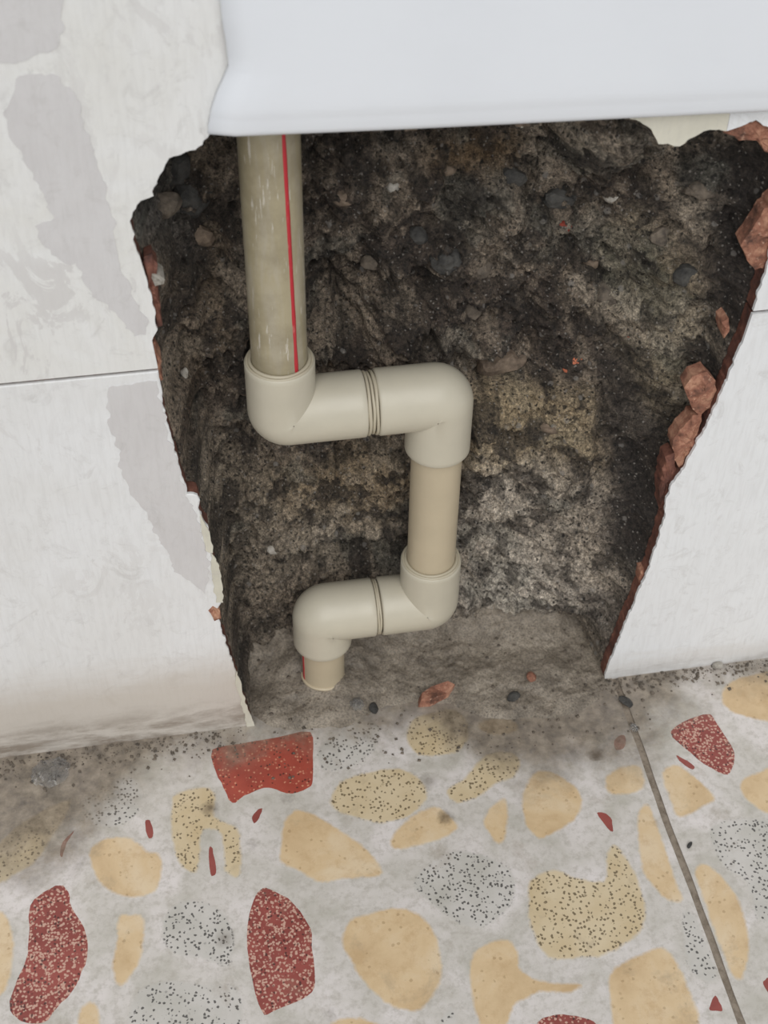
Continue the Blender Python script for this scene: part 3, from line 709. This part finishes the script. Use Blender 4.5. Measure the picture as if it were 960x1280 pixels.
# ------------------------------------------------------------------ mortar bed at the foot of the hole, thinning out over the floor
def mortar():
    st = 0.0009
    xs = np.arange(-0.02, 0.36, st); ys = np.arange(-0.085, 0.085, st); X, Y = np.meshgrid(xs, ys)
    out = [(316,905),(340,914),(400,916),(432,908),(470,892),(520,884),(560,884),(600,900),(660,905),(710,905),(750,885),(768,862),(772,848)]
    fl = [tuple(on_floor(a, b_)[:2]) for a, b_ in out]
    poly = fl + [(fl[-1][0] - 0.004, 0.03), (fl[-1][0] + 0.03, 0.12), (-0.06, 0.12), (fl[0][0] - 0.004, 0.03)]
    big = fbm(X, Y, 22, 3, 301) - 0.5; mid = fbm(X, Y, 70, 4, 311) - 0.5; fin = fbm(X, Y, 240, 4, 321, 0.6) - 0.5
    sd = poly_sd(X, Y, poly) + 0.007 * big + 0.006 * mid
    h = -0.002 + 0.0030 * sstep(-0.004, 0.012, sd) + 0.006 * sstep(0.0, 0.05, sd) + (0.0035 * mid + 0.005 * big + 0.0018 * fin) * sstep(-0.002, 0.02, sd)
    # heaped a little against the back of the hole and round the pipe foot
    h = h + 0.014 * sstep(0.030, 0.075, Y + 0.02 * big) * sstep(0, 0.02, sd) + 0.006 * np.exp(-((X - xb) ** 2 + (Y - PY) ** 2) / 0.028 ** 2)
    h = np.where(sd < -0.002, -0.0028, h)
    V = np.stack([X, Y, h], -1).reshape(-1, 3)
    o = link('mortar_bed', grid_mesh('mortar_bed', V, len(xs), len(ys)), M_mud, None, True)
    o.data.flip_normals() if o.data.polygons[0].normal.z < 0 else None
    return o, (xs, ys, h)
mud, MUD = mortar(); tag(mud, 'grey wet mortar smeared along the foot of the hole', 'mortar', kind='stuff')
def mud_h(x, y):
    xs, ys, h = MUD; i = int(round((x - xs[0]) / (xs[1] - xs[0]))); j = int(round((y - ys[0]) / (ys[1] - ys[0])))
    if 0 <= i < len(xs) and 0 <= j < len(ys): return max(0.0, float(h[j, i]))
    return 0.0
def on_ground(px, py):
    z = 0.0
    for _ in range(6):
        q = on_floor(px, py, z); z = mud_h(q[0], q[1])
    return on_floor(px, py, z)

# ------------------------------------------------------------------ water pipe
NS = 48
def sweep(path, radii, cap=True):
    """tube along a planar (x,z) path lying in the plane y=PY; path items (x,z), radius each"""
    bm = bmesh.new(); rings = []; n = len(path)
    for i, (x, z) in enumerate(path):
        a = Vector(path[max(i - 1, 0)]); c = Vector(path[min(i + 1, n - 1)]); p_ = Vector((x, z))
        t1 = (p_ - a).normalized() if (p_ - a).length > 1e-9 else None; t2 = (c - p_).normalized() if (c - p_).length > 1e-9 else None
        t = ((t1 or t2) + (t2 or t1)).normalized(); nrm = Vector((-t.y, t.x))
        rings.append([bm.verts.new((x + nrm.x * math.cos(th) * radii[i], PY + math.sin(th) * radii[i], z + nrm.y * math.cos(th) * radii[i])) for th in (k * math.tau / NS for k in range(NS))])
    for r0, r1 in zip(rings[:-1], rings[1:]):
        for k in range(NS):
            bm.faces.new((r0[k], r0[(k + 1) % NS], r1[(k + 1) % NS], r1[k]))
    if cap:
        bm.faces.new(rings[0]); bm.faces.new(list(reversed(rings[-1])))
    bmesh.ops.recalc_face_normals(bm, faces=bm.faces)
    return bm
def smooth_obj(o, ang=40):
    o.data.polygons.foreach_set('use_smooth', [True] * len(o.data.polygons))
    bm = bmesh.new(); bm.from_mesh(o.data)
    for e in bm.edges:
        if len(e.link_faces) == 2 and e.calc_face_angle(0) > math.radians(ang): e.smooth = False
    bm.to_mesh(o.data); bm.free(); return o
pipe = bpy.data.objects.new('water_pipe', None); COL.objects.link(pipe); pipe.location = (xb, PY, 0.0); pipe.empty_display_size = 0.05
tag(pipe, 'beige plastic water pipe zigzagging down through the hole with four elbows', 'pipe')
bpy.context.view_layer.update()
INV = pipe.matrix_world.inverted()
def adopt(o, parent=None):
    o.parent = parent or pipe
    if parent is None: o.matrix_parent_inverse = INV
    return o
def straight(x, z0, z1, r, mat):
    n = 14
    path = [(x, z0 + (z1 - z0) * k / n) for k in range(n + 1)]
    return adopt(smooth_obj(from_bm('pipe_section', sweep(path, [r] * (n + 1)), mat)))
def elbow(corner, d1, l1, d2, l2):
    """two sockets meeting at a rounded corner; d1,d2 unit directions from the corner to each mouth"""
    c = Vector(corner); d1 = Vector(d1); d2 = Vector(d2); R = RS; rho = 0.22 * R
    path, rad = [], []
    def leg(d, l, out):
        e = c + d * l
        pr = [(e - d * 0.0016, RP + 0.0006), (e - d * 0.0002, RP + 0.0016), (e, RP + 0.0022), (e, R - 0.0014), (e - d * 0.0004, R - 0.0005), (e - d * 0.0012, R), (e - d * 0.004, R), (c + d * (rho + (l - rho) * 0.4), R * 0.998)]
        return pr
    A_ = leg(d1, l1, 0); B_ = leg(d2, l2, 0)
    cc = c + (d1 + d2) * rho; arc = []
    for k in range(0, 13):
        t = k / 12 * math.pi / 2
        arc.append((cc - d2 * rho * math.cos(t) - d1 * rho * math.sin(t), R * (1.0 + 0.012 * math.sin(2 * t))))
    seq = A_ + arc + list(reversed(B_))
    # explicit frames: leg rings square to their axis, arc rings turn about the bend
    bm = bmesh.new(); rings = []
    nA, nR = len(A_), len(arc)
    for i, (p_, r_) in enumerate(seq):
        if i < nA: t = -d1
        elif i >= nA + nR: t = d2
        else:
            a = (i - nA) / (nR - 1) * math.pi / 2; t = -d1 * math.cos(a) + d2 * math.sin(a)
        nrm = Vector((-t.y, t.x))
        rings.append([bm.verts.new((p_.x + nrm.x * math.cos(th) * r_, PY + math.sin(th) * r_, p_.y + nrm.y * math.cos(th) * r_)) for th in (k * math.tau / NS for k in range(NS))])
    for r0, r1 in zip(rings[:-1], rings[1:]):
        for k in range(NS): bm.faces.new((r0[k], r0[(k + 1) % NS], r1[(k + 1) % NS], r1[k]))
    bm.faces.new(rings[0]); bm.faces.new(list(reversed(rings[-1])))
    bmesh.ops.recalc_face_normals(bm, faces=bm.faces)
    return adopt(smooth_obj(from_bm('elbow', bm, M_fit), 50))
def bead(parent, centre, d, R, r, seed, mat=None, name='weld_bead'):
    """slightly uneven ring of melted plastic round an axis d"""
    bm = bmesh.new(); c = Vector(centre); d = Vector(d); nrm = Vector((-d.y, d.x)); rings = []
    for k in range(NS):
        th = k * math.tau / NS; w = 1 + 0.25 * mnoise.noise(Vector((math.cos(th) * 1.5, math.sin(th) * 1.5, seed)))
        sh = 0.0006 * mnoise.noise(Vector((math.cos(th), math.sin(th), seed + 4)))
        ring = []
        for j in range(10):
            ph = j * math.tau / 10; rr = R + r * w * math.cos(ph); ax = sh + r * w * math.sin(ph)
            q = c + d * ax + nrm * math.cos(th) * rr
            ring.append(bm.verts.new((q.x, PY + math.sin(th) * rr, q.y)))
        rings.append(ring)
    for k in range(NS):
        for j in range(10): bm.faces.new((rings[k][j], rings[(k + 1) % NS][j], rings[(k + 1) % NS][(j + 1) % 10], rings[k][(j + 1) % 10]))
    bmesh.ops.recalc_face_normals(bm, faces=bm.faces)
    o = from_bm(name, bm, mat or M_bead, None, True); o.parent = parent; o.matrix_parent_inverse = parent.matrix_parent_inverse.copy() if False else (pipe.matrix_world @ parent.matrix_parent_inverse @ parent.matrix_basis).inverted()
    return o
UP, DN, LT, RT = (0, 1), (0, -1), (-1, 0), (1, 0)
p_up = straight(xu, za + 0.012, 0.53, RP, M_pipe_dirty); p_up['label'] = 'stained upper pipe with a red stripe'
p_n1 = straight(xm, zb + 0.012, za - 0.012, RP, M_pipe)
p_lo = straight(xb, min(mud_h(xb + a_ * RP, PY + b_ * RP) for a_ in (-1, 0, 1) for b_ in (-1, 0, 1)) - 0.0005, zb - 0.012, RP * 0.94, M_pipe)
# short nipples joining the elbow pairs
for (xj, z) in ((xj1, za), (xj2, zb)):
    n = 4; adopt(smooth_obj(from_bm('pipe_nipple', sweep([(xj - 0.012 + 0.024 * k / n, z) for k in range(n + 1)], [RP] * (n + 1)), M_pipe)))
g1, g2 = 0.0034, 0.0019
e1 = elbow((xu, za), UP, z_top1 - za, RT, xj1 - g1 - xu)
e2 = elbow((xm, za), LT, xm - xj1 - g1, DN, za - z_bot2)
e3 = elbow((xm, zb), UP, z_top3 - zb, LT, xm - xj2 - g2)
e4 = elbow((xb, zb), RT, xj2 - g2 - xb, DN, zb - z_bot4)
bead(e1, (xu, z_top1 + 0.0004), UP, RP + 0.0011, 0.0011, 1); bead(e1, (xu, z_top1 - 0.0002), UP, RP + 0.0028, 0.0009, 2)
bead(e1, (xj1 - g1 + 0.0012, za), RT, RP + 0.0026, 0.0010, 3); bead(e2, (xj1 + g1 - 0.0012, za), RT, RP + 0.0026, 0.0010, 4)
bead(e2, (xj1, za), RT, RP + 0.0020, 0.0010, 14)
bead(e3, (xm, z_top3 + 0.0004), UP, RP + 0.0011, 0.0012, 5); bead(e3, (xm, z_top3), UP, RP + 0.0028, 0.0010, 6)
bead(e3, (xj2 + 0.0005, zb), RT, RP + 0.0026, 0.0008, 7); bead(e4, (xj2 - 0.0009, zb), RT, RP + 0.0026, 0.0008, 8)
bead(e2, (xm, z_bot2 - 0.0004), UP, RP + 0.0006, 0.0009, 9); bead(e4, (xb, z_bot4 - 0.0002), UP, RP + 0.0002, 0.0012, 10)
bead(p_lo, (xb, mud_h(xb, PY - RP) + 0.001), UP, RP * 0.94, 0.0012, 12, M_pipe, 'collar')
def stripe(parent, x, z0, z1, a0, a1, r, wd, seed):
    bm = bmesh.new(); n = 60; rows = []
    for k in range(n + 1):
        t = k / n; z = z0 + (z1 - z0) * t; a = math.radians(a0 + (a1 - a0) * t); w_ = wd * (1 + 0.3 * mnoise.noise(Vector((t * 14, seed, 0)))) / r
        rows.append([[bm.verts.new((x + rr * math.sin(a + s * w_ / 2), PY - rr * math.cos(a + s * w_ / 2), z)) for s in (-1, -0.33, 0.33, 1)] for rr in (r + 0.00015, r - 0.0003)])
    for r0, r1 in zip(rows[:-1], rows[1:]):
        for s in range(3):
            bm.faces.new((r0[0][s], r0[0][s + 1], r1[0][s + 1], r1[0][s])); bm.faces.new((r0[1][s + 1], r0[1][s], r1[1][s], r1[1][s + 1]))
        bm.faces.new((r0[0][0], r1[0][0], r1[1][0], r0[1][0])); bm.faces.new((r0[0][3], r0[1][3], r1[1][3], r1[0][3]))
    bmesh.ops.recalc_face_normals(bm, faces=bm.faces)
    o = from_bm('stripe', bm, M_stripe, None, True); o.parent = parent
    o.matrix_parent_inverse = (pipe.matrix_world @ parent.matrix_parent_inverse @ parent.matrix_basis).inverted(); o['label'] = 'red stripe'
    return o
stripe(p_up, xu, z_top1 - 0.002, 0.52, 31, 18, RP, 0.0022, 1)
stripe(p_lo, xb, 0.012, z_bot4 + 0.004, -75, -75, RP * 0.94, 0.003, 5)

# ------------------------------------------------------------------ white panel above the hole
def panel():
    zb_ = [on_wall(px, py, -0.009)[2] for px, py in ((262,176),(520,165),(800,151),(960,143))]
    xs_ = [on_wall(px, py, -0.009)[0] for px, py in ((262,176),(520,165),(800,151),(960,143))]
    z_at = lambda x: float(np.interp(x, xs_, zb_))
    lx = [(on_wall(px, py, -0.009)[0], on_wall(px, py, -0.009)[2]) for px, py in ((261,178),(263,160),(268,132),(280,108),(287,88),(286,66),(280,40),(276,0),(274,-30))]
    lz = [q[1] for q in lx]; lxx = [q[0] for q in lx]
    x_at = lambda z: float(np.interp(z, lz, lxx)) + 0.0008 * mnoise.noise(Vector((z * 200, 0, 4)))
    # profile: soft rounded foot, a slight step, flat face
    prof = [(0.0, -0.0004), (0.0, -0.0050), (0.0006, -0.0072), (0.002, -0.0085), (0.004, -0.0091), (0.0085, -0.0096), (0.0105, -0.0099), (0.0125, -0.0104), (0.016, -0.0107)] + [(0.016 + k * 0.006, -0.0107) for k in range(1, 30)] + [(0.192, -0.0004)]
    bm = bmesh.new(); nu = 40; rows = []
    for dz, y in prof:
        row = []
        for k in range(nu + 1):
            xl = x_at(zb_[0] + dz); x = xl + (0.52 - xl) * (k / nu)
            yy = y if k not in (0, nu) else y * 0.55
            row.append(bm.verts.new((x, yy, z_at(x) + dz)))
        rows.append(row)
    for r0, r1 in zip(rows[:-1], rows[1:]):
        for k in range(nu): bm.faces.new((r0[k], r0[k + 1], r1[k + 1], r1[k]))
    bk = [bm.verts.new((r_[0].co.x, -0.0003, r_[0].co.z)) for r_ in rows]
    for i in range(len(rows) - 1): bm.faces.new((rows[i][0], rows[i + 1][0], bk[i + 1], bk[i]))
    bmesh.ops.recalc_face_normals(bm, faces=bm.faces)
    o = from_bm('wall_panel', bm, M_panel, None, True)
    md = o.modifiers.new('thickness', 'SOLIDIFY'); md.thickness = 0.0002; md.offset = -1
    return o
tag(panel(), 'smooth bluish white panel on the wall above the hole', 'panel')

# ------------------------------------------------------------------ stones in the masonry and rubble on the floor
def rock(name, loc, size, mat, parent=None, seed=0, sub=2, rot=None):
    bm = bmesh.new(); bmesh.ops.create_icosphere(bm, subdivisions=sub, radius=1.0)
    for v in bm.verts:
        n_ = mnoise.noise(v.co * 0.9 + Vector((seed * 3.1, 0, 0))); n2 = mnoise.noise(v.co * 2.4 + Vector((0, seed * 1.7, 0)))
        v.co = v.co * (1 + 0.38 * n_ + 0.2 * n2)
    Rm = Matrix.Rotation(rot if rot is not None else seed * 1.3, 3, 'Y')
    for v in bm.verts: v.co = Rm @ Vector((v.co.x * size[0], v.co.y * size[1], v.co.z * size[2]))
    o = from_bm(name, bm, mat, parent); o.location = loc; return o
for i, (px, py, w_, h_, mt, tl) in enumerate([
    (625,447,0.0155,0.0085,M_st_brown,-0.15),(700,462,0.008,0.005,M_st_grey,0.1),(722,455,0.004,0.003,M_st_orange,0),(711,466,0.003,0.0022,M_st_orange,0),
    (703,285,0.006,0.005,M_st_red,0.2),(792,424,0.003,0.002,M_st_red,0),(697,428,0.0035,0.002,M_st_red,0),(492,238,0.004,0.006,M_st_pale,0.3),
    (342,692,0.005,0.004,M_st_pale,0.4),(230,472,0.0024,0.004,M_st_pale,0.2),(560,330,0.010,0.008,M_st_dark,0.4),(600,340,0.009,0.006,M_st_grey,0.5),
    (470,330,0.008,0.006,M_st_grey,0.1),(700,250,0.010,0.007,M_st_dark,0.3),(770,250,0.006,0.005,M_st_pale,0.4),(640,225,0.008,0.006,M_st_dark,0.2),
    (830,300,0.009,0.007,M_st_grey,0.4),(880,240,0.010,0.005,M_st_grey,0.0),(760,370,0.009,0.007,M_st_grey,0.7),(560,210,0.007,0.005,M_st_brown,0.7),
    (430,250,0.006,0.005,M_st_brown,0.3),(240,250,0.010,0.012,M_st_dark,0.4),(206,262,0.009,0.009,M_st_grey,0.2),(222,215,0.007,0.010,M_st_dark,0.5),
    (250,300,0.008,0.007,M_st_brown,0.1),(320,880,0.006,0.005,M_st_dark,0.1),(345,800,0.006,0.006,M_st_dark,0.5),(525,300,0.007,0.005,M_st_dark,0.9),
    (860,350,0.008,0.008,M_st_dark,0.2),(690,540,0.006,0.004,M_st_brown,0.2),(590,390,0.009,0.007,M_st_grey,0.2),(740,330,0.007,0.006,M_st_brown,0.6)]):
    q = on_cavity(px, py)
    rock('stone', (q[0], q[1] + (0.0035 if i else -0.001), q[2]), (w_, max(w_, h_) * 0.7, h_), mt, cav, i + 1, 3 if w_ > 0.009 else 2, tl)

def ground_rock(name, px, py, size, mat, label, cat, seed, group=None, rz=0.0, sink=0.35):
    q = on_ground(px, py); o = rock(name, (q[0], q[1], q[2] + size[2] * (1 - sink)), size, mat, None, seed, 2, 0.0)
    o.rotation_euler.z = rz; tag(o, label, cat, group); return o
def brick_bit():
    q = on_ground(545, 868); bm = bmesh.new()
    pts = [(-0.012, -0.004), (-0.006, -0.006), (0.006, -0.0045), (0.0125, 0.001), (0.009, 0.0045), (-0.002, 0.005), (-0.010, 0.001)]
    lo = [bm.verts.new((x * 1.05, y * 1.05, -0.003)) for x, y in pts]; hi = [bm.verts.new((x * 0.9, y * 0.8, 0.0045 + 0.0012 * math.sin(i * 2.1))) for i, (x, y) in enumerate(pts)]
    n = len(pts)
    for i in range(n): bm.faces.new((lo[i], lo[(i + 1) % n], hi[(i + 1) % n], hi[i]))
    bm.faces.new(hi); bm.faces.new(list(reversed(lo)))
    bmesh.ops.triangulate(bm, faces=[g for g in bm.faces if len(g.verts) > 4])
    o = from_bm('brick_fragment', bm, M_terra); o.location = (q[0], q[1], q[2]); o.scale = (1.25, 1.2, 1.2); o.rotation_euler = (0.1, 0.05, 0.2)
    tag(o, 'orange-red brick fragment half sunk in the grey mortar', 'brick')
brick_bit()
ground_rock('pebble', 467, 887, (0.0035, 0.0045, 0.003), M_st_dark, 'small dark pebble at the mortar edge below the pipe foot', 'pebble', 31)
ground_rock('pebble', 642, 872, (0.0055, 0.0038, 0.0028), M_st_dark, 'dark stone in the mortar right of the brick fragment', 'pebble', 33, rz=0.6)
ground_rock('pebble', 664, 848, (0.0032, 0.0045, 0.0025), M_terra, 'small brownish orange stone at the back of the mortar', 'pebble', 35)
ground_rock('pebble', 782, 878, (0.0035, 0.0065, 0.0016), M_st_dark, 'dark flat stone on the floor at the right corner of the hole', 'pebble', 37, rz=0.5)
ground_rock('pebble', 897, 834, (0.004, 0.003, 0.003), M_st_pale, 'small pale stone on the floor against the right white tile', 'pebble', 39)
ground_rock('crumb', 862, 1057, (0.0028, 0.0013, 0.001), M_st_dark, 'tiny black crumb on the floor beside the dark joint', 'crumb', 41, rz=0.7, sink=0.1)
def film(px, py, sx, sy, h, label, seed, rz):
    q = on_ground(px, py); n = 14; bm = bmesh.new(); rows = []
    for j in range(n + 1):
        row = []
        for i in range(n + 1):
            u, v = i / n * 2 - 1, j / n * 2 - 1; rr = 1 - 0.25 * abs(mnoise.noise(Vector((u * 2, v * 2, seed))))
            z = h * (0.25 + abs(mnoise.noise(Vector((u * 1.7, v * 1.7, seed + 2)))) + 0.5 * abs(mnoise.noise(Vector((u * 4, v * 4, seed + 7))))) * (1 - 0.5 * max(abs(u), abs(v)) ** 3)
            row.append(bm.verts.new((u * sx * rr * math.sqrt(1 - v * v / 2), v * sy * rr * math.sqrt(1 - u * u / 2), z)))
        rows.append(row)
    for a, c in zip(rows[:-1], rows[1:]):
        for i in range(n): bm.faces.new((a[i], a[i + 1], c[i + 1], c[i]))
    o = from_bm('plastic_scrap', bm, M_film); o.location = (q[0], q[1], q[2] + 0.0003); o.rotation_euler.z = rz
    md = o.modifiers.new('thickness', 'SOLIDIFY'); md.thickness = 0.0002
    tag(o, label, 'plastic scrap')
film(64, 968, 0.014, 0.012, 0.009, 'crumpled clear plastic scrap on the floor by the left tile', 3, 0.4)
film(446, 882, 0.005, 0.006, 0.006, 'small clear plastic scrap in the mortar below the pipe', 8, 0.2)
film(792, 911, 0.003, 0.004, 0.004, 'tiny clear shard at the wall end of the floor joint', 12, 0.2)

# grit swept against the foot of the wall
def grit(name, spots, label, seed):
    random.seed(seed); V, Fc = [], []
    base = [(1,0,0),(-1,0,0),(0,1,0),(0,-1,0),(0,0,1),(0,0,-1)]; tri = [(0,2,4),(2,1,4),(1,3,4),(3,0,4),(2,0,5),(1,2,5),(3,1,5),(0,3,5)]
    for (x, y) in spots:
        r_ = random.choice([0.0004, 0.0005, 0.0007, 0.0009, 0.0016]) * random.uniform(0.7, 1.2); a = random.uniform(0, 6.28); z = mud_h(x, y) + r_ * 0.3
        o0 = len(V)
        for bx, by, bz in base:
            k = r_ * random.uniform(0.6, 1.2); V.append((x + k * (bx * math.cos(a) - by * math.sin(a)), y + k * (bx * math.sin(a) + by * math.cos(a)), z + k * bz * 0.8))
        Fc += [tuple(o0 + i for i in t) for t in tri]
    me = bpy.data.meshes.new(name); me.from_pydata(V, [], Fc); o = link(name, me, M_st_grey)
    tag(o, label, 'grit', kind='stuff'); return o
random.seed(5)
sp = []
for _ in range(520):
    sp.append((random.uniform(0.27, 0.46), -0.001 - abs(random.gauss(0, 0.008))))
grit('grit', sp, 'dark loose grit along the foot of the right white tile', 1)
sp = [(random.uniform(-0.19, 0.015), -0.001 - abs(random.gauss(0, 0.011))) for _ in range(420)]
grit('grit', sp, 'dark loose grit along the foot of the left tile', 2)
sp = [(random.uniform(0.03, 0.30), random.uniform(-0.05, 0.05)) for _ in range(420)]
g3 = grit('grit', sp, None, 3); del g3['category']; g3.parent = mud
